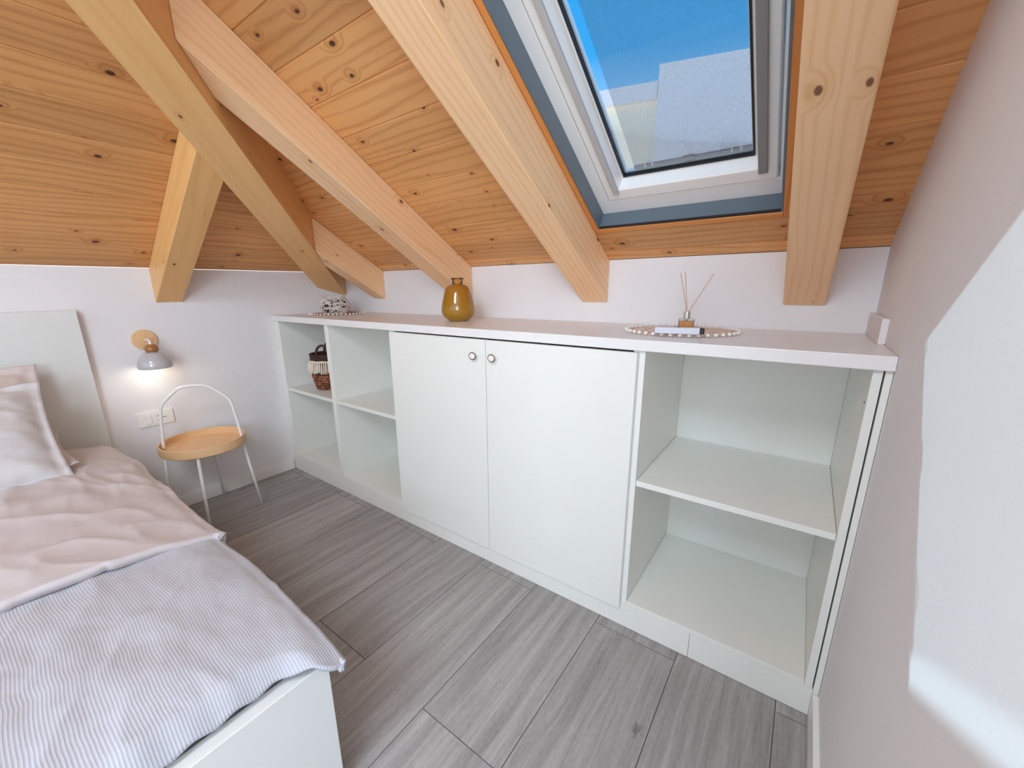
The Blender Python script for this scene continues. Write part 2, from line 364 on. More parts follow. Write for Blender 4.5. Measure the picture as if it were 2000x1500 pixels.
def smoothpath(ctrl, n=8):
    P = [Vector(p) for p in ctrl]; P = [2*P[0]-P[1]] + P + [2*P[-1]-P[-2]]; out = []
    for i in range(1, len(P)-2):
        for k in range(n):
            t = k/n; a, b, c, d = P[i-1:i+3]
            out.append(0.5*((2*b) + (c-a)*t + (2*a-5*b+4*c-d)*t*t + (3*b-a-3*c+d)*t**3))
    out.append(P[-2]); return out

# ------------------------------------------------------------------ floor, walls
T = 0.12; XE = 5.0; YW = -1.15
def tiles():
    bm = bmesh.new(); uvl = bm.loops.layers.uv.verify(); g = 0.0012
    k0 = -1
    for c in range(0, 19):
        x0 = max(0, -0.26 + 0.28*c); x1 = min(XE, 0.02 + 0.28*c)
        if x1 - x0 < 0.005: continue
        off = -0.64 if c % 2 == 0 else -0.04
        for j in range(-4, 3):
            y0 = max(YR, off + 1.2*j); y1 = min(D if x0 < L else YW, off + 1.2*(j+1))
            if y1 - y0 < 0.01: continue
            k = kid(); pts = [(x0+g, y0+g), (x1-g, y0+g), (x1-g, y1-g), (x0+g, y1-g)]
            f = bm.faces.new([bm.verts.new((x, y, 0)) for x, y in pts])
            b0 = off + 1.2*j; fl = random.random() < 0.5
            for l, (x, y) in zip(f.loops, pts):
                l[uvl].uv = (20*k + ((y - b0) if fl else (1.2-(y-b0))), (x + 0.31*k) if fl else (-x + 0.31*k)); 
            f.material_index = 0
    r = bmesh.ops.extrude_face_region(bm, geom=bm.faces[:])
    for v in r['geom']:
        if isinstance(v, bmesh.types.BMVert): v.co.z -= 0.002
    b2 = bmesh.new(); bx(b2, -0.1, XE+0.1, YR-0.1, D+0.1, -0.1, -0.0012)
    me = bpy.data.meshes.new('t'); b2.to_mesh(me); b2.free(); nf = len(bm.faces); bm.from_mesh(me); bm.faces.ensure_lookup_table()
    for f in bm.faces[nf:]: f.material_index = 1
    return bm
tag(obj('floor', tiles(), [M['tile'], M['grout']]), kind='structure')

def wall(name, bm): return tag(obj(name, bm, M['plaster']), kind='structure')
wall('wall_back', box(-T, L+T, D, D+T, -0.1, ZC))
def gable2():
    bm = bmesh.new(); pr = [(D, -0.1), (D, ZC), (YW, ZC+SB*(D-YW)), (YW, -0.1)]
    A = [bm.verts.new((L, y, z)) for y, z in pr]; B = [bm.verts.new((L+T, y, z)) for y, z in pr]
    bm.faces.new(A); bm.faces.new(B[::-1])
    for i in range(4): bm.faces.new((A[i], A[(i+1) % 4], B[(i+1) % 4], B[i]))
    return bm
YW = -1.15; XE = 5.0       # unseen widening, added so the alcove lamp reaches the rafters
wall('wall_right', gable2())
wall('wall_added_alcove', box(L+T, XE, YW, YW+T, -0.1, ZC+SB*(D-YW-T)))
bm = bmesh.new()
bx(bm, XE, XE+T, YR, YW+T, -0.1, ZT)
wall('wall_added_east', bm)
w3 = tag(bpy.data.objects.new('window_added_3', None), kind='structure'); C.objects.link(w3)  # unseen window, added around the alcove fill lamp
bm = bmesh.new()
for a in ((3.2, 3.26, .9, 2.5), (4.64, 4.7, .9, 2.5), (3.2, 4.7, .9, .96), (3.2, 4.7, 2.44, 2.5), (3.92, 3.98, .9, 2.5)): bx(bm, a[0], a[1], YR-.07, YR-.02, a[2], a[3])

obj('window_frame', bm, M['pvc'], w3)
wall('wall_left', box(-T, 0, YR, D, -0.1, ZC))
bm = bmesh.new()      # rear wall behind the viewer, unseen window openings added for daylight
WX0, WX1, WZ0, WZ1 = 0.4, 2.7, 0.9, 2.5
for a in ((-T, WX0, -0.1, ZT), (WX1, 3.2, -0.1, ZT), (4.7, XE+T, -0.1, ZT), (3.2, 4.7, -0.1, WZ0), (3.2, 4.7, WZ1, ZT), (WX0, WX1, -0.1, WZ0), (WX0, WX1, WZ1, ZT)): bx(bm, a[0], a[1], YR-T, YR, a[2], a[3])
wall('wall_rear', bm)
rw = tag(bpy.data.objects.new('window_added_2', None), kind='structure'); C.objects.link(rw)  # unseen window, added where the rear fill lamp shines in
bm = bmesh.new()
for a in ((WX0, WX0+.06, WZ0, WZ1), (WX1-.06, WX1, WZ0, WZ1), (WX0, WX1, WZ0, WZ0+.06), (WX0, WX1, WZ1-.06, WZ1), (1.52, 1.58, WZ0, WZ1)): bx(bm, a[0], a[1], YR-.07, YR-.02, a[2], a[3])
obj('window_frame', bm, M['pvc'], rw)

# ceiling boards
BW = 0.133
def boards(to3, a0, a1, u_start, u_end, first, hole=None, gdir=(1, 0, 0)):
    """boards run along a; the joint lines lie at first + k*BW up the slope"""
    bm = bmesh.new(); uvl = bm.loops.layers.uv.verify(); g = 0.0038
    u = first - BW*math.ceil((first-u_start)/BW - 1e-6)
    while u < u_end - 1e-6:
        k = kid(); ua, ub = max(u, u_start), min(u+BW, u_end)
        spans = [(a0, a1)]
        if hole and ua > hole[2]-0.01 and ub < hole[3]+0.01: spans = [(a0, hole[0]), (hole[1], a1)]
        for s0, s1 in spans:
            prof = [(ua, g), (ua+g, 0), (ub-g, 0), (ub, g), (ub, 0.022), (ua, 0.022)]
            A = [bm.verts.new(to3(s0, p, d)) for p, d in prof]; B = [bm.verts.new(to3(s1, p, d)) for p, d in prof]
            fs = [bm.faces.new((A[i], A[(i+1) % 6], B[(i+1) % 6], B[i])) for i in range(6)] + [bm.faces.new(A[::-1]), bm.faces.new(B)]
            for fi, f in enumerate(fs):
                for l in f.loops:
                    if l.vert in A: q = prof[A.index(l.vert)]; aa = s0
                    else: q = prof[B.index(l.vert)]; aa = s1
                    l[uvl].uv = (20*k + aa, q[0] + k*0.37)
        u += BW
    return bm
UTOP = (ZT-ZC)/SN
HN = Vector((-SL, -SB, 0)).normalized()     # towards the left slope; the hip line runs through (0, D)
HOLE = (2.012, 2.652, 0.192, 0.192+BW*8)
bmb = boards(SP, 0.0, XE, 0.0, UTOP, 0.192, HOLE)
cut(bmb, Vector((0, D, ZC)), HN)
tag(obj('ceiling_back_slope', bmb, M['board']), kind='structure')
CL, SNL = 1/math.hypot(1, SL), SL/math.hypot(1, SL)
def SPL(a, u, d): return Vector((u*CL - d*SNL, a, ZC + u*SNL + d*CL))
bml = boards(SPL, YR, D, 0.0, (ZT-ZC)/SNL, 0.077)
cut(bml, Vector((0, D, ZC)), -HN)
tag(obj('ceiling_left_slope', bml, M['board']), kind='structure')
XT = (ZT-ZC)/SL; YT = D-(ZT-ZC)/SB
bm = bmesh.new(); HX0, HX1, HY0, HY1 = 2.06, 2.9, -3.15, -2.05  # opening added in the unseen ceiling for the roof fill lamp
for a in ((XT-0.05, XE, HY1, YT+0.05), (XT-0.05, XE, YR, HY0), (HX1, XE, HY0, HY1)): bx(bm, a[0], a[1], a[2], a[3], ZT, ZT+0.03)
tag(obj('ceiling', bm, M['plaster']), kind='structure')
# opaque roof deck over the boards
def slab(pts, up, t0, t1):
    bm = bmesh.new(); A = [bm.verts.new(Vector(p)+Vector(up)*t0) for p in pts]; B = [bm.verts.new(Vector(p)+Vector(up)*t1) for p in pts]
    bm.faces.new(A); bm.faces.new(B[::-1]); n = len(pts)
    for i in range(n): bm.faces.new((A[i], A[(i+1) % n], B[(i+1) % n], B[i]))
    return bm
UPB = (0, SN, CS)
h0, h1, h2, h3 = HOLE
bm = bmesh.new()
for x0, x1, u0, u1 in ((0.3, h0, -0.1, UTOP), (h1, XE, -0.1, UTOP), (h0, h1, -0.1, h2), (h0, h1, h3, UTOP)):
    sbox(bm, x0, x1, u0, u1, 0.024, 0.075)
cut(bm, Vector((0, D, ZC)), HN)
tag(obj('roof_deck', bm, M['lining']), kind='structure')

# ------------------------------------------------------------------ roof timbers
hk = 1.023; hd = Vector((1, -hk, 0)).normalized(); hn = Vector((-hk, -1, 0)).normalized()  # hn points to the left face
HA = Vector((0, 0.540, 0)); HW = 0.154
def hz(t): return 1.157 + 0.543*t
def hip():
    bm = bmesh.new(); t0, t1 = -0.3, 2.1
    vs_ = []
    for t in (t0, t1):
        p = HA + Vector((t, -hk*t, 0))
        for s in (0, HW):
            for zz in (hz(t), hz(t)+0.6): q = p + hn*s; vs_.append(bm.verts.new((q.x, q.y, zz)))
    for f in ((0, 1, 3, 2), (4, 6, 7, 5), (0, 4, 5, 1), (2, 3, 7, 6), (0, 2, 6, 4), (1, 5, 7, 3)): bm.faces.new([vs_[i] for i in f])
    bmesh.ops.recalc_face_normals(bm, faces=bm.faces)
    cut(bm, Vector((0, D, ZC)), Vector((0, SN, CS)))          # under the back slope
    cut(bm, Vector((0, D, ZC)), Vector((-SNL, 0, CL)))        # under the left slope
    cut(bm, Vector((0.0005, 0, 0)), Vector((-1, 0, 0))); cut(bm, Vector((0, D-0.0005, 0)), Vector((0, 1, 0)))
    cut(bm, Vector((0, 0, ZT)), Vector((0, 0, 1)))
    bmesh.ops.recalc_face_normals(bm, faces=bm.faces); bm.normal_update()
    grain_uv(bm, Vector((1, -hk, 0.543)))
    return bm
tag(obj('hip_rafter', hip(), M['hip'], bevel=0.004), 'big diagonal hip rafter of yellow pine running down into the corner behind the string basket', 'roof beam')
def rafter(x0, x1, y_end=YT, drop=0.178, hipcut=True):
    bm = bmesh.new(); vs_ = []
    for y in (D-0.0005, y_end):
        z = ZC + SB*(D-y)
        for x in (x0, x1):
            for zz in (z-drop, z-0.0005): vs_.append(bm.verts.new((x, y, zz)))
    for f in ((0, 1, 3, 2), (4, 6, 7, 5), (0, 4, 5, 1), (2, 3, 7, 6), (0, 2, 6, 4), (1, 5, 7, 3)): bm.faces.new([vs_[i] for i in f])
    bmesh.ops.recalc_face_normals(bm, faces=bm.faces)
    if hipcut: cut(bm, HA - hn*0.001, hn)
    bmesh.ops.recalc_face_normals(bm, faces=bm.faces); bm.normal_update()
    grain_uv(bm, Vector((0, -1, SB))); return bm
tag(obj('rafter', rafter(0.345, 0.462), M['rafter'], bevel=0.004), 'short pine jack rafter ending at the back wall, right above the string basket', 'roof beam')
tag(obj('rafter', rafter(1.10, 1.222), M['rafter'], bevel=0.004), 'long pine rafter whose foot comes down behind the mustard yellow vase', 'roof beam')
tag(obj('rafter', rafter(1.890, 2.010, drop=0.182), M['rafter'], bevel=0.004), 'pine rafter running along the left side of the skylight', 'roof beam')
tag(obj('rafter', rafter(2.660, 2.780, drop=0.182), M['rafter'], bevel=0.004), 'pine rafter right of the skylight, seen from below next to the right wall', 'roof beam')
def jack():
    bm = bmesh.new(); vs_ = []
    for x in (0.0005, 1.2):
        z = ZC + SL*x
        for y in (-0.576, -0.457):
            for zz in (z-0.172, z-0.0005): vs_.append(bm.verts.new((x, y, zz)))
    for f in ((0, 1, 3, 2), (4, 6, 7, 5), (0, 4, 5, 1), (2, 3, 7, 6), (0, 2, 6, 4), (1, 5, 7, 3)): bm.faces.new([vs_[i] for i in f])
    bmesh.ops.recalc_face_normals(bm, faces=bm.faces)
    cut(bm, HA + hn*(HW+0.001), -hn)
    bmesh.ops.recalc_face_normals(bm, faces=bm.faces); bm.normal_update()
    grain_uv(bm, Vector((1, 0, SL))); return bm
tag(obj('rafter', jack(), M['hip'], bevel=0.004), 'stubby pine jack rafter on the left slope above the wall lamp', 'roof beam')

# ------------------------------------------------------------------ skylight
sky = tag(bpy.data.objects.new('window_1', None), kind='structure'); C.objects.link(sky)
UT = h3 - 0.02
lin = bmesh.new(); sbox(lin, h0, 2.030, h2, h3, -0.006, 0.075); lin.normal_update(); grain_uv(lin, (0, -CS, SN))
obj('lining_board', lin, M['lining'], sky, bevel=0.002)
lin = bmesh.new(); sbox(lin, 2.632, h1, h2, h3, -0.006, 0.075); lin.normal_update(); grain_uv(lin, (0, -CS, SN))
obj('lining_board', lin, M['lining'], sky, bevel=0.002)
lin = bmesh.new(); sbox(lin, 2.0302, 2.6318, h2-0.004, 0.210, -0.006, 0.075); lin.normal_update(); grain_uv(lin, (1, 0, 0))
obj('lining_board', lin, M['lining'], sky, bevel=0.002)
lin = bmesh.new(); sbox(lin, 2.0302, 2.6318, UT, h3, -0.006, 0.075); lin.normal_update(); grain_uv(lin, (1, 0, 0))
obj('lining_board', lin, M['lining'], sky, bevel=0.002)
def ring(x0, x1, u0, u1, prof):
    """closed section (inset, d) swept round a rectangle with mitred corners"""
    bm = bmesh.new(); R_ = []
    for o, d in prof:
        R_.append([bm.verts.new(SP(x, u, d)) for x, u in ((x0+o, u0+o), (x1-o, u0+o), (x1-o, u1-o), (x0+o, u1-o))])
    n = len(prof)
    for i in range(n):
        A, B = R_[i], R_[(i+1) % n]
        for j in range(4): bm.faces.new((A[j], A[(j+1) % 4], B[(j+1) % 4], B[j]))
    return bm
obj('insulation_collar', ring(2.0305, 2.6315, 0.2105, UT-0.0005, [(0, -.002), (0.006, -.002), (0.006, 0.075), (0, 0.075)]), M['flash'], sky)
bm = bmesh.new(); sbox(bm, 2.0365, 2.6255, 0.2106, 0.2190, -0.0035, 0.002); obj('seal', bm, M['black'], sky)
def ringa(x0, x1, u0, u1, i, o, d0, d1):    # outer frame with unequal sides
    bm = bmesh.new(); xi0, xi1, ui0, ui1 = i
    P = [[(x0, u0), (x1, u0), (x1, u1), (x0, u1)], [(xi0, ui0), (xi1, ui0), (xi1, ui1), (xi0, ui1)]]
    V = [[bm.verts.new(SP(x, u, d)) for x, u in pp] for pp, d in ((P[0], d0), (P[1], d0), (P[1], d1), (P[0], d1))]
    for k in range(4):
        for j in range(4): bm.faces.new((V[k][j], V[k][(j+1) % 4], V[(k+1) % 4][(j+1) % 4], V[(k+1) % 4][j]))
    return bm
obj('window_frame', ringa(2.030, 2.632, 0.2105, UT, (2.079, 2.612, 0.281, UT-0.03), 0, 0.062, 0.13), M['pvc'], sky, bevel=0.003)
obj('sash', ring(2.0815, 2.6085, 0.284, UT-0.034, [(0, .13), (0, .061), (.004, .057), (.046, .057), (.050, .061), (.058, .096), (.064, .098), (.064, .13)]), M['pvc'], sky, bevel=0.0015)
obj('outer_bead', ring(2.0815, 2.6085, 0.284, UT-0.034, [(.0645, .1085), (.0725, .1085), (.0725, .122), (.0645, .122)]), M['pvc'], sky)
obj('seal', ring(2.0815, 2.6085, 0.284, UT-0.034, [(.0642, .094), (.0685, .094), (.0685, .108), (.0642, .108)]), M['black'], sky)
bm = bmesh.new(); sbox(bm, 2.150, 2.540, 0.3525, UT-0.10, 0.100, 0.104); obj('pane', bm, M['glass'], sky)
for x0, x1 in ((2.114, 2.133), (2.559, 2.583)):
    bm = bmesh.new(); sbox(bm, x0, x1, 0.322, UT-0.07, 0.046, 0.0568); obj('guide_rail', bm, M['rail' if x0 > 2.3 else 'raill'], sky, bevel=0.002)
# outside awning blind
aw = thing('awning_blind', 'see-through grey mesh awning blind hooked to a bar outside the skylight', 'blind', SP(2.37, 0.35, 0.15))
def achild(name, bm, m, **k):
    o = obj(name, bm, m, aw, **k); o.matrix_parent_inverse = Matrix.Translation(aw.location).inverted(); return o
bm = bmesh.new(); uvl = bm.loops.layers.uv.verify(); nx = 12
g_ = [[bm.verts.new(SP(2.184+0.364*i/nx, 0.366+0.84*j/8, 0.114+0.0015*math.sin(i*1.7+j))) for i in range(nx+1)] for j in range(9)]
for j in range(8):
    for i in range(nx):
        f = bm.faces.new((g_[j][i], g_[j][i+1], g_[j+1][i+1], g_[j+1][i]))
        for l, (a, b) in zip(f.loops, ((i, j), (i+1, j), (i+1, j+1), (i, j+1))): l[uvl].uv = (0.44*a/nx, 0.84*b/8)
achild('mesh_cloth', bm, M['mesh'], smooth=True)
bm = bmesh.new(); sbox(bm, 2.183, 2.548, 0.352, 0.372, 0.111, 0.117); achild('bottom_bar', bm, M['rail'], bevel=0.003)
for x, mm in ((2.235, 'clip'), (2.495, 'clip')):
    bm = bmesh.new(); pts = [SP(x-.012, .362, .109), SP(x-.012, .374, .109), SP(x-.007, .382, .109), SP(x+.007, .382, .109), SP(x+.012, .374, .109), SP(x+.012, .362, .109)]
    tube(bm, smoothpath(pts, 4), .0028, 8); achild('hook', bm, M['clip'], smooth=True)
bm = bmesh.new(); sbox(bm, 2.345, 2.380, .360, .382, .1055, .1105); achild('latch', bm, M['rail'], bevel=.004)

# neighbouring houses and the ground far below
def prismy(poly, y0, y1):
    bm = bmesh.new(); A = [bm.verts.new((x, y0, z)) for x, z in poly]; B = [bm.verts.new((x, y1, z)) for x, z in poly]
    bm.faces.new(A); bm.faces.new(B[::-1]); n = len(poly)
    for i in range(n): bm.faces.new((A[i], A[(i+1) % n], B[(i+1) % n], B[i]))
    return bm
GZ = -5.0
tag(obj('ground', box(-25, 30, 3, 40, GZ-0.2, GZ), M['ground']), kind='structure')
tag(obj('house', prismy([(0.40, GZ), (0.40, 4.476), (2.9, 4.17), (6.0, 3.9), (6.0, GZ)], 6.0, 13.0), M['stuccog']), 'tall grey rendered house end seen through the right half of the skylight', 'building')
hs = thing('house', 'lower cream house with a grey roof band seen through the left of the skylight', 'building', (-1.0, 6.0, GZ))
for nm, pl_, y0, mm in (('wall', [(-3.2, GZ), (-3.2, 4.40), (0.385, 4.03), (0.385, GZ)], 6.1, 'stuccoc'), ('roof_band', [(-3.4, 4.401), (-3.4, 4.66), (0.39, 4.262), (0.39, 4.031)], 6.0, 'stuccog')):
    o = obj(nm, prismy(pl_, y0, 12.0), M[mm], hs); o.matrix_parent_inverse = Matrix.Translation(hs.location).inverted()

# ------------------------------------------------------------------ skirting and trim
tag(obj('baseboard_left', box(0.0, 0.012, YR, -0.006, 0.0, 0.068), M['trimw'], bevel=0.002), kind='structure')
tag(obj('baseboard_right', box(L-0.014, L, YW, -0.006, 0.0, 0.085), M['trimw'], bevel=0.002), kind='structure')
tag(obj('trim_1', box(L-0.016, L, 0.215, D, H, H+0.068), M['plaster'], bevel=0.003), kind='structure')

# ------------------------------------------------------------------ built-in cabinets along the back wall
PZ = 0.094; TZ = 1.016; PT = 0.018; YB = D-0.004
def carcass(root, x0, x1, shelf=0.583, y0=0.0, holes=False, lefty=0.0):
    obj('side_panel', box(x0, x0+PT, lefty, YB, PZ, TZ-0.001), M['melamine'], root, bevel=0.001)
    obj('side_panel', box(x1-PT, x1, lefty, YB, PZ, TZ-0.001), M['melamine'], root, bevel=0.001)
    a, b = x0+PT+0.0005, x1-PT-0.0005
    obj('bottom_panel', box(a, b, y0, YB-0.009, PZ, PZ+0.018), M['melamine'], root, bevel=0.001)
    obj('back_panel', box(a, b, YB-0.008, YB, PZ, TZ-0.001), M['melamine'], root)
    if shelf:
        obj('shelf', box(a+0.0005, b-0.0005, y0+0.003, YB-0.009, shelf-0.019, shelf), M['melamine'], root, bevel=0.001)
t = thing('shelf_unit', 'narrow white open shelf unit in the corner with the fringed basket on its shelf', 'shelf unit'); carcass(t, 0.037, 0.594)
t = thing('shelf_unit', 'white open shelf unit with empty shelves directly left of the closed doors', 'shelf unit'); carcass(t, 0.5945, 1.161)
t = thing('cupboard', 'white two door cupboard in the middle of the built-in row, round ring knobs', 'cupboard'); carcass(t, 1.1615, 2.336, None, 0.0, lefty=0.0)
for x0, x1, kx in ((1.1625, 1.7425, 1.692), (1.7455, 2.3355, 1.787)):
    dz0, dz1 = 0.082, 1.010
    dr = obj('door', box(x0, x1, -0.019, -0.0008, dz0, dz1), M['melamine'], t, bevel=0.0012)
    bm = bmesh.new(); rot = Matrix.Rotation(PI/2, 3, 'X')
    lathe(bm, [(0.0001, 0.0), (0.006, 0.0), (0.006, 0.012), (0.0125, 0.014), (0.0125, 0.021), (0.010, 0.0225), (0.0001, 0.0225)], 28, (0, 0, 0), rot)
    for v in bm.verts: v.co.x *= 1.14; v.co += Vector((kx, -0.019, 0.945))
    kb = obj('knob', bm, M['bead'], dr, smooth=True); tag(kb, 'round knob with cream face and dark brass rim')
    bm = bmesh.new(); tube(bm, [(kx+0.0155*math.cos(a), -0.0385, 0.945+0.0135*math.sin(a)) for a in (2*PI*i/32 for i in range(32))], 0.0024, 8, True)
    # rim is a part of the knob: join its ring as a second mesh under the door
    obj('knob_rim', bm, M['brass'], dr, smooth=True)
t = thing('shelf_unit', 'wide white open shelf unit with two empty compartments against the right wall', 'shelf unit'); carcass(t, 2.3365, 2.893)
bm = bmesh.new()
lathe(bm, [(0.0001, 0), (0.003, 0), (0.003, 0.001), (0.0001, 0.001)], 12, (2.893-PT, 0.03, 0.93), Matrix.Rotation(-PI/2, 3, 'Y')); obj('pin_hole', bm, M['dark'], t)
tag(obj('trim_2', box(0.001, 0.0365, 0.0, 0.018, PZ, TZ-0.001), M['melamine'], bevel=0.001), kind='structure')
tag(obj('trim_3', box(2.8965, L-0.001, 0.0, 0.018, 0.0, TZ-0.001), M['melamine'], bevel=0.001), kind='structure')
tag(obj('plinth_board', box(0.001, 2.5695, 0.0, 0.017, 0.001, PZ-0.001), M['melamine'], bevel=0.001), 'long white plinth board under the cabinets from the left wall to the joint', 'plinth')
tag(obj('plinth_board', box(2.5705, 2.896, 0.0, 0.017, 0.001, PZ-0.001), M['melamine'], bevel=0.001), 'short white plinth board right of the joint, under the wide open unit', 'plinth')
tag(obj('worktop', box(0.001, L-0.0008, -0.0146, D-0.001, TZ, H), M['worktop'], bevel=0.002), 'long white worktop running over all the built-in cabinets', 'worktop')

# ------------------------------------------------------------------ things on the worktop
def mat_disc(x, y, r, beads, label, amp, weave):
    t = thing('placemat', label, 'placemat', (x, y, H))
    bm = bmesh.new()
    # spiral of leaf-like jute loops
    for ringr, n_ in ((r*0.28, 10), (r*0.52, 16), (r*0.76, 24)):
        for i in range(n_):
            a = 2*PI*i/n_; w = PI/n_*0.95; pts = []
            for s in range(13):
                b = 2*PI*s/12
                rr = ringr + r*0.125*math.cos(b); aa = a + w*math.sin(b) + 0.35*w*math.cos(b)
                pts.append((rr*math.cos(aa), rr*math.sin(aa), 0.003+0.001*math.sin(b*2)))
            tube(bm, pts[:-1], 0.0018, 5, True)
    for rr in (r*0.14, r*0.40, r*0.64, r*0.90, r*0.955):
        tube(bm, [(rr*math.cos(2*PI*i/64), rr*math.sin(2*PI*i/64), 0.0025) for i in range(64)], 0.0022, 5, True)
    for i in range(9):
        a = 2*PI*i/9; tube(bm, [(0.02*math.cos(a), 0.02*math.sin(a), 0.0025), (r*0.14*math.cos(a), r*0.14*math.sin(a), 0.0025)], 0.0022, 5)
    obj('woven_mat', bm, M[weave], t, smooth=True)
    sph = bmesh.new(); bmesh.ops.create_icosphere(sph, subdivisions=2, radius=amp)
    me = bpy.data.meshes.new('bead'); sph.to_mesh(me); sph.free(); me.materials.append(M['bead'])
    for p in me.polygons: p.use_smooth = True
    for i in range(beads):
        a = 2*PI*i/beads; o = bpy.data.objects.new('bead', me); C.objects.link(o); o.parent = t
        o.location = (r*math.cos(a), r*math.sin(a), amp+0.0004); o.scale = (1, 1, 0.92)
    return t
mat_disc(0.262, 0.29, 0.172, 43, 'round brown woven placemat with a white bead rim under the string basket', 0.006, 'rattan')
mat_disc(2.382, 0.285, 0.183, 42, 'round pale woven placemat with a white bead rim under the reed diffuser', 0.0070, 'rattanp')

# string basket
t = thing('string_basket', 'small round off-white openwork string basket in the corner of the worktop', 'basket', (0.262, 0.275, H+0.005))
def bprof(z):   # radius over height 0..0.1
    s = z/0.1; return 0.062 + 0.030*math.sin(PI*min(1, s*0.95+0.08))**0.8
bm = bmesh.new(); rnd = random.Random(3)
for k in range(72):
    a0 = rnd.uniform(0, 2*PI); dirn = rnd.choice((-1, 1)); sl = rnd.uniform(0.5, 2.2); ph = rnd.uniform(0, 6)
    pts = []
    for s in range(15):
        z = 0.002 + 0.098*s/14; a = a0 + dirn*sl*s/14 + 0.25*math.sin(s*0.9+ph); rr = bprof(z) + 0.0015*math.sin(s*1.7+k)
        pts.append((rr*math.cos(a), rr*math.sin(a), z))
    tube(bm, pts, 0.0022, 5)
for z in (0.002, 0.03, 0.06, 0.098):
    tube(bm, [((bprof(z)+0.001)*math.cos(2*PI*i/48), (bprof(z)+0.001)*math.sin(2*PI*i/48), z + 0.002*math.sin(i*1.3)) for i in range(48)], 0.0024, 5, True)
lathe(bm, [(0.0001, 0.001), (0.066, 0.001), (0.066, 0.004), (0.0001, 0.004)], 32)
obj('basket_body', bm, M['twine'], t, smooth=True)
bm = bmesh.new(); pts = []
for i in range(120):
    a = 2*PI*i/120; rr = bprof(0.098)+0.004
    lp = 0.010*max(0, math.sin(a*6.0))**3
    pts.append((rr*math.cos(a), rr*math.sin(a), 0.104 + lp + 0.002*math.sin(a*3)))
tube(bm, pts, 0.0026, 6, True); obj('looped_rim', bm, M['twine'], t, smooth=True)
bm = bmesh.new(); lathe(bm, [(0.0001, 0.006), (0.054, 0.006), (0.074, 0.03), (0.078, 0.05), (0.066, 0.08), (0.062, 0.082), (0.0001, 0.05)], 32)
obj('inner_pot', bm, M['seagrassd'], t, smooth=True)

# vase
t = thing('vase', 'mustard yellow glass vase with a short flared neck standing on the worktop', 'vase', (1.361, 0.252, H))
vp = [(0.0001, 0.0), (0.037, 0.0), (0.057, 0.009), (0.076, 0.029), (0.0815, 0.053), (0.079, 0.078), (0.0735, 0.102), (0.0675, 0.127), (0.0605, 0.149), (0.050, 0.164), (0.036, 0.1715), (0.0265, 0.173)]
def refine(pr, n=5):
    q = smoothpath([(r, 0, z) for r, z in pr], n); return [(max(0.0001, v.x), v.z) for v in q]
obj('body', lathe(bmesh.new(), refine(vp), 64), M['amber'], t, smooth=True)
obj('neck', lathe(bmesh.new(), [(0.0255, 0.1725), (0.0262, 0.178), (0.0258, 0.188), (0.0265, 0.194), (0.031, 0.198), (0.0325, 0.2005), (0.0315, 0.203), (0.0275, 0.203), (0.0235, 0.190), (0.0235, 0.1725), (0.0255, 0.1725)], 48), M['amberneck'], t, smooth=True)

# reed diffuser
dx, dy = 2.384, 0.355
t = thing('reed_diffuser', 'small square glass reed diffuser bottle with a steel collar and three thin reeds', 'diffuser', (dx, dy, H+0.006), 0.2)
obj('bottle', box(-0.026, 0.026, -0.026, 0.026, 0, 0.036), M['bottleglass'], t, bevel=0.005, seg=3)
obj('liquid', box(-0.0225, 0.0225, -0.0225, 0.0225, 0.003, 0.028), M['perfume'], t, bevel=0.003)
obj('collar', lathe(bmesh.new(), [(0.0001, 0.0362), (0.0115, 0.0362), (0.0115, 0.060), (0.0105, 0.061), (0.004, 0.061), (0.004, 0.056), (0.0001, 0.056)], 32), M['chrome'], t, smooth=False)
for ex, ey, ez in ((-0.035, 0.012, 0.195), (-0.020, -0.004, 0.200), (0.072, 0.004, 0.190)):
    bm = bmesh.new(); tube(bm, [(-ex*0.10, -ey*0.1, 0.010), (ex*0.06, ey*0.06, 0.06), (ex, ey, ez)], 0.0013, 6); obj('reed', bm, M['reed'], t)
# silver tube in front
t = thing('carton_tube', 'silvery white rectangular tube with a black end lying on the right placemat', 'packet', (2.421, 0.100, H+0.0125), math.atan2(0.034, 0.138))
obj('sleeve', box(-0.071, 0.058, -0.010, 0.010, 0.0, 0.019), M['tube'], t, bevel=0.002)
obj('end_cap', box(0.0582, 0.071, -0.0098, 0.0098, 0.0002, 0.0188), M['black'], t, bevel=0.003)

# fringed seagrass basket on the left shelf
SZ = 0.583
t = thing('seagrass_basket', 'brown woven seagrass basket with cream tassel fringe on the left shelf', 'basket', (0.288, 0.165, SZ+0.0005))
t.scale = (1.06, 1.06, 1.05)
bm = bmesh.new()
rows = 11
for k in range(rows):
    z = 0.008 + k*0.0155; rr = 0.066 + 0.022*math.sin(min(1, (k+0.6)/7)*PI/2)
    n_ = 120; pts = [((rr+0.0028*math.sin(i*PI*2/n_*20 + (k % 2)*PI))*math.cos(2*PI*i/n_), (rr+0.0028*math.sin(i*PI*2/n_*20 + (k % 2)*PI))*math.sin(2*PI*i/n_), z + 0.0015*math.sin(i*PI*2/n_*20)) for i in range(n_)]
    tube(bm, pts, 0.0086, 6, True, None)
lathe(bm, [(0.0001, 0.001), (0.066, 0.001), (0.066, 0.01), (0.0001, 0.01)], 32)
obj('woven_body', bm, M['seagrass'], t, smooth=True)
bm = bmesh.new()
for k in range(4):
    z = 0.178 + k*0.0115; rr = 0.089 + 0.001*k
    tube(bm, [(rr*math.cos(2*PI*i/60), rr*math.sin(2*PI*i/60), z) for i in range(60)], 0.0068, 6, True)
obj('dark_rim', bm, M['seagrassd'], t, smooth=True)
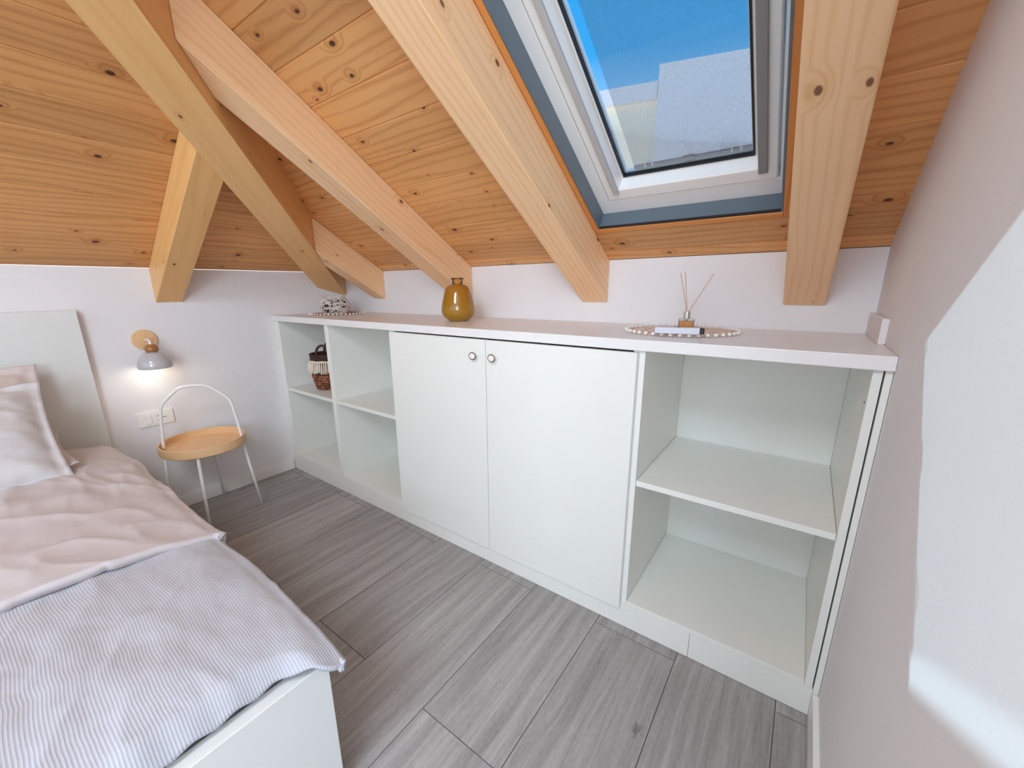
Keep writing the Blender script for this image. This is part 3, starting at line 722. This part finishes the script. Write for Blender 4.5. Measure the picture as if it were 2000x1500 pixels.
for sgn, aa in ((-1, 2.35), (1, 2.35-PI)):
    bm = bmesh.new(); ca, sa = math.cos(aa), math.sin(aa); pts = []
    for s in range(17):
        b = PI*s/16; w = 0.036*math.cos(b); h = 0.058*math.sin(b)
        pts.append((0.089*ca - w*sa, 0.089*sa + w*ca, 0.215 + h))
    tube(bm, pts, 0.0075, 8); obj('handle', bm, M['seagrassd'], t, smooth=True)
bm = bmesh.new(); rnd = random.Random(5)
tube(bm, [(0.0995*math.cos(2*PI*i/60), 0.0995*math.sin(2*PI*i/60), 0.176+0.0012*math.sin(i)) for i in range(60)], 0.006, 6, True)
for i in range(58):
    a = 2*PI*i/58 + rnd.uniform(-.02, .02); fl = rnd.uniform(0.004, 0.014)
    pts = [((0.0995+0.001)*math.cos(a), (0.0995+0.001)*math.sin(a), 0.175), ((0.103+fl*0.4)*math.cos(a+.02), (0.103+fl*0.4)*math.sin(a+.02), 0.150), ((0.103+fl)*math.cos(a+rnd.uniform(-.04, .04)), (0.103+fl)*math.sin(a), 0.112+rnd.uniform(-.006, .006))]
    tube(bm, pts, 0.004, 5, rfun=lambda s: 0.0032+0.0028*s)
obj('tassel_fringe', bm, M['cotton'], t, smooth=True)

# ------------------------------------------------------------------ wall lamp and its bulb
ly, lz = -0.657, 0.963
t = thing('wall_lamp', 'wall lamp with a round wooden plate and a glossy grey dome shade, switched on', 'wall lamp', (0, ly, lz))
bm = lathe(bmesh.new(), [(0.0001, 0.0005), (0.050, 0.0005), (0.051, 0.003), (0.051, 0.014), (0.049, 0.017), (0.0001, 0.018)], 48, (0, 0, 0), Matrix.Rotation(PI/2, 3, 'Y'))
bm.normal_update(); grain_uv(bm, (0, 0.3, 1)); obj('wall_plate', bm, M['beech'], t, smooth=False)
bm = bmesh.new(); tube(bm, smoothpath([(0.018, 0, 0.0), (0.060, 0, 0.004), (0.088, 0, 0.0), (0.100, 0, -0.012), (0.101, 0, -0.028)], 6), 0.0055, 10); obj('arm', bm, M['steelw'], t, smooth=True)
bm = lathe(bmesh.new(), refine([(0.0001, -0.016), (0.014, -0.017), (0.024, -0.026), (0.0285, -0.038), (0.027, -0.048), (0.020, -0.053), (0.0001, -0.0535)], 4), 32, (0.101, 0, 0)); obj('wooden_cap', bm, M['walnut'], t, smooth=True)
op = refine([(0.018, -0.0535), (0.034, -0.058), (0.053, -0.074), (0.066, -0.096), (0.071, -0.118), (0.0705, -0.134)], 5)
ip = [(max(0.001, r-0.003), z-0.0005) for r, z in op][::-1]
bm = lathe(bmesh.new(), op + [(0.069, -0.136)] + ip + [op[0]], 56, (0.101, 0, 0)); obj('lamp_shade', bm, M['ceramic'], t, smooth=True)
mb, nt, b_ = mat('glowing_bulb'); b_.inputs['Emission Color'].default_value = (1, 0.86, 0.66, 1); b_.inputs['Emission Strength'].default_value = 4.0
bm = bmesh.new(); bmesh.ops.create_uvsphere(bm, u_segments=20, v_segments=12, radius=0.022, matrix=Matrix.Translation((0.101, 0, -0.092))); obj('bulb', bm, mb, t, smooth=True)
pl_ = bpy.data.lights.new('bulb_light', 'POINT'); pl_.energy = 0.8; pl_.color = (1, 0.86, 0.68); pl_.shadow_soft_size = 0.04
lo = bpy.data.objects.new('bulb_light', pl_); C.objects.link(lo); lo.location = (0.101, ly, lz-0.121); lo.parent = None

# switch and socket plate
t = thing('socket_plate', 'white wall plate with a rocker switch and a socket behind the side table handle', 'socket', (0, -0.680, 0.547))
obj('cover_plate', box(0.0003, 0.009, -0.076, 0.076, -0.039, 0.039), M['plastic'], t, bevel=0.003)
obj('switch_rocker', box(0.0092, 0.0125, -0.045, -0.020, -0.024, 0.024), M['trimw'], t, bevel=0.0015)
obj('blank_module', box(0.0092, 0.0105, -0.0175, 0.000, -0.024, 0.024), M['plastic'], t, bevel=0.001)
so = obj('socket_insert', box(0.0092, 0.0108, 0.002, 0.048, -0.024, 0.024), M['plastic'], t, bevel=0.002)
bm = bmesh.new()
for yy, zz in ((0.008, 0.011), (0.014, -0.0), (0.008, -0.011), (0.032, 0.0), (0.040, 0.0), (0.024, 0.0)):
    lathe(bm, [(0.0001, 0), (0.0026, 0), (0.0026, 0.0004), (0.0001, 0.0004)], 12, (0.0109, yy, zz), Matrix.Rotation(PI/2, 3, 'Y'))
obj('socket_hole', bm, M['dark'], so)

# ------------------------------------------------------------------ side table with a carrying handle
TCX, TCY = 0.235, -0.556
t = thing('side_table', 'round beech tray side table with white steel legs and arched carrying handle', 'side table', (TCX, TCY, 0), math.atan2(0.883, 0.469))
bm = lathe(bmesh.new(), [(0.0001, 0.396), (0.186, 0.396), (0.191, 0.399), (0.1925, 0.402), (0.1925, 0.4425), (0.190, 0.445), (0.186, 0.445), (0.1845, 0.443), (0.1845, 0.412), (0.182, 0.410), (0.0001, 0.410)], 72)
bm.normal_update(); grain_uv(bm, (0, 1, 0)); obj('tray', bm, M['beech'], t, smooth=False, bevel=0.001)
def legp(a, rt=0.172, rf=0.213, z0=0.4105):
    return [(rf*math.cos(a), rf*math.sin(a), 0.0), (rt*math.cos(a), rt*math.sin(a), z0)]
for a in (0, PI/2, PI, 3*PI/2):
    p0, p1 = legp(a, z0=0.3955); bm = bmesh.new(); tube(bm, [(p0[0], p0[1], 0.0), p1], 0.0075, 12); obj('leg', bm, M['steelw'], t, smooth=True, bevel=0)
bm = bmesh.new()
hp = [(0.174, 0, 0.4105), (0.166, 0, 0.50), (0.155, 0, 0.600), (0.148, 0, 0.632), (0.128, 0, 0.664), (0.072, 0, 0.715), (0.045, 0, 0.728), (0.0, 0, 0.732)]
hp2 = hp + [(-x, y, z) for x, y, z in hp[:-1]][::-1]
tube(bm, smoothpath(hp2, 6), 0.0075, 12); obj('handle', bm, M['steelw'], t, smooth=True)

# ------------------------------------------------------------------ bed
BY0, BY1 = -0.892, -2.50     # near and far side of the frame
bed = thing('bed', 'white double bed frame with a tall flat headboard against the left wall', 'bed')
obj('headboard', box(0.001, 0.040, BY1, BY0+0.012, 0.02, 1.124), M['lacquer'], bed, bevel=0.002)
obj('footboard', box(1.941, 1.978, BY1, BY0, 0.0, 0.400), M['lacquer'], bed, bevel=0.002)
for y0, y1 in ((BY0-0.030, BY0-0.0005), (BY1, BY1+0.030)):
    obj('side_rail', box(0.041, 1.9405, y0, y1, 0.10, 0.385), M['lacquer'], bed, bevel=0.002)
mt = tag(obj('mattress', box(0.045, 1.905, BY1+0.032, BY0-0.032, 0.18, 0.41), M['sheet'], bevel=0.03, seg=4), 'white sheeted mattress lying in the white bed frame', 'mattress')

def fbm(x, y, z=0.0, o=4): return mn.fractal(Vector((x, y, z)), 1.0, 2.0, o)
def ridge(v): return (1-abs(v))**3
def cloth(x0, x1, ya, yb, zf, nx, ny, drop=0.05, over=0.03, edge=None, xend=None):
    """sheet from x0 to x1, from the near edge ya inwards to yb; zf gives the height; its near edge turns down"""
    bm = bmesh.new(); uvl = bm.loops.layers.uv.verify(); G = []
    Ltot = (ya - yb) + drop
    for i in range(nx+1):
        row = []; x = x0 + (x1-x0)*i/nx
        for j in range(ny+1):
            s = Ltot*(j/ny)**1.0          # 0 = hem
            yy = edge(x) if edge else ya
            tt = min(1, max(0, (x-1.45)/0.5)); dp = drop*(1-0.5*tt*tt*(3-2*tt)) if xend else drop
            if s < drop:
                a = s/drop; y = yy + over*0.25*math.sin(a*PI) ; z = zf(x, yy) - (1-a)*dp*0.9 - 0.01
                y = yy - 0.010*(1-a)
            else:
                y = yy - (s-drop); z = zf(x, y)
                q = min(1, (s-drop)/0.06); z -= 0.012*(1-q)**2
            if xend:
                xe = xend(y); x = x0 + (xe-x0)*i/nx; q = max(0, i/nx-0.945)/0.055; 
                if s >= drop: z = z + (0.4135-z)*q*q*(1-0.8*min(1, max(0, (xe-x1-0.014)/0.05)))
                if xe > x1+0.002: z -= 0.004*q*math.sin(y*90)
            row.append((bm.verts.new((x, y, z)), s))
        G.append(row)
    for i in range(nx):
        for j in range(ny):
            q = (G[i][j], G[i][j+1], G[i+1][j+1], G[i+1][j]); f = bm.faces.new([v[0] for v in q])
            for l, (ii, v) in zip(f.loops, zip((i, i, i+1, i+1), q)): l[uvl].uv = (x0+(x1-x0)*ii/nx, v[1])
    return bm
def duvet_z(x, y):
    v = (BY0 - y)
    z = 0.462 + 0.030*min(1, max(0, v)/0.22)**0.6
    z += 0.010*fbm(x*1.6+3, y*2.1, 1) + 0.006*ridge(fbm(x*3.1, y*6.5+x*2, 7, 2))
    z += 0.004*fbm(x*9, y*14, 5)
    k = max(0, (x-1.72)/0.24); z -= 0.034*k*k          # slopes to the footboard
    return z
def edge_d(x):
    e_ = -0.872 + 0.006*math.sin(x*9) + 0.008*fbm(x*4, 2, 0)
    if x > 1.80: e_ += 0.004*((x-1.80)/0.2)
    return e_
def xend_d(y):
    q = min(1, max(0, (y+1.00)/0.11)); q = q*q*(3-2*q)
    return 1.956 + 0.062*q + 0.002*fbm(y*8, 1, 4)*q
dv = obj('duvet', cloth(1.22, 1.936, BY0, -2.45, duvet_z, 170, 260, edge=edge_d, xend=xend_d), M['duvet'], smooth=True)
tag(dv, 'white and grey striped duvet spread over the foot half of the bed', 'duvet')
m_ = dv.modifiers.new('solid', 'SOLIDIFY'); m_.thickness = 0.012; m_.offset = -1
def fold_z(x, y):
    v = BY0 - y
    hx = math.exp(-((x-0.42)/0.26)**2)
    z = 0.478 + 0.040*min(1, max(0, v)/0.25)**0.6 + 0.010*hx
    z += 0.012*fbm(x*2.0, y*2.4, 11) + 0.010*ridge(fbm(x*2.2+y*1.6, y*5.2-x*3, 21, 2)) + 0.003*fbm(x*8, y*9, 3)
    z += 0.012*math.exp(-((x-0.62)/0.22)**2)*ridge(fbm(x*2.5, y*9, 31, 2))
    return z
def edge_f(x):
    e_ = -0.868 + 0.006*fbm(x*5, 8, 0)
    if x < 0.45: e_ -= 0.02*((0.45-x)/0.3)
    if x > 1.22: e_ += 0.016*((x-1.22)/0.14)**2
    return e_
fo = obj('duvet_fold', cloth(0.17, 1.352, BY0, -2.45, fold_z, 200, 240, edge=edge_f), M['fold'], dv, smooth=True)
m_ = fo.modifiers.new('solid', 'SOLIDIFY'); m_.thickness = 0.026; m_.offset = -1
tag(fo, 'plain blush turned back upper part of the duvet')

def pillow(name, label, w, h, th, loc, rx, rz, m, seed, flange=0.035, ry=0):
    """w along local x, h along local y, thickness along local z; puffed middle and a flat flange"""
    bm = bmesh.new(); uvl = bm.loops.layers.uv.verify(); n = 56; lay = []
    for sgn in (1, -1):
        G = []
        for i in range(n+1):
            row = []
            for j in range(n+1):
                a = -1+2*i/n; b = -1+2*j/n
                fx = flange/(w/2); fy = flange/(h/2)
                qx = max(0, 1-(abs(a)/(1-fx))**3.2) if abs(a) < 1-fx else 0
                qy = max(0, 1-(abs(b)/(1-fy))**3.2) if abs(b) < 1-fy else 0
                z = th/2*(qx*qy)**0.55
                X = a*w/2*(1-0.05*(1-abs(b)**2)*abs(a)**4); Y = b*h/2*(1-0.05*(1-abs(a)**2)*abs(b)**4)
                wr = 0.010*fbm(a*2+seed, b*3, seed) + 0.010*ridge(fbm(a*1.7+b*2.2+seed, b*2.5-a, seed+9, 2))
                z = z + wr*(0.25+qx*qy) if sgn > 0 else -z + wr*0.3
                fw = 0.010*fbm(a*5, b*5, seed+3)*(1-qx*qy)
                if sgn > 0: z += 0.002
                row.append(bm.verts.new((X, Y, z+fw)))
            G.append(row)
        lay.append(G)
        for i in range(n):
            for j in range(n):
                f = bm.faces.new((G[i][j], G[i+1][j], G[i+1][j+1], G[i][j+1]))
                for l, (p, q) in zip(f.loops, ((i, j), (i+1, j), (i+1, j+1), (i, j+1))): l[uvl].uv = (w*p/n, h*q/n)
    A, B = lay
    for i in range(n):
        for (p, q) in (((i, 0), (i+1, 0)), ((i, n), (i+1, n)), ((0, i), (0, i+1)), ((n, i), (n, i+1))):
            f = bm.faces.new((A[p[0]][p[1]], A[q[0]][q[1]], B[q[0]][q[1]], B[p[0]][p[1]]))
            for l in f.loops: l[uvl].uv = (0, 0)
    o = obj(name, bm, m, smooth=True, loc=loc); o.rotation_euler = (rx, ry, rz)
    return tag(o, label, 'pillow')
# local x runs along the headboard, local y up the lean
def lean(ang): return ang
pillow('pillow', 'blush pillow leaning upright against the headboard, rearmost of the pillows', 0.72, 0.45, 0.13, (0.195, -1.412, 0.700), math.radians(66), PI/2, M['pillow2'], 2)
pillow('pillow', 'wrinkled white pillow with flanged edge leaning in front of the blush one', 0.74, 0.48, 0.15, (0.425, -1.438, 0.680), math.radians(47), PI/2, M['pillow'], 5)
pillow('pillow', 'white pillow lying flat on the bed under the leaning pillows', 0.70, 0.44, 0.09, (0.30, -1.395, 0.572), math.radians(4), PI/2, M['pillow'], 8, flange=0.06)
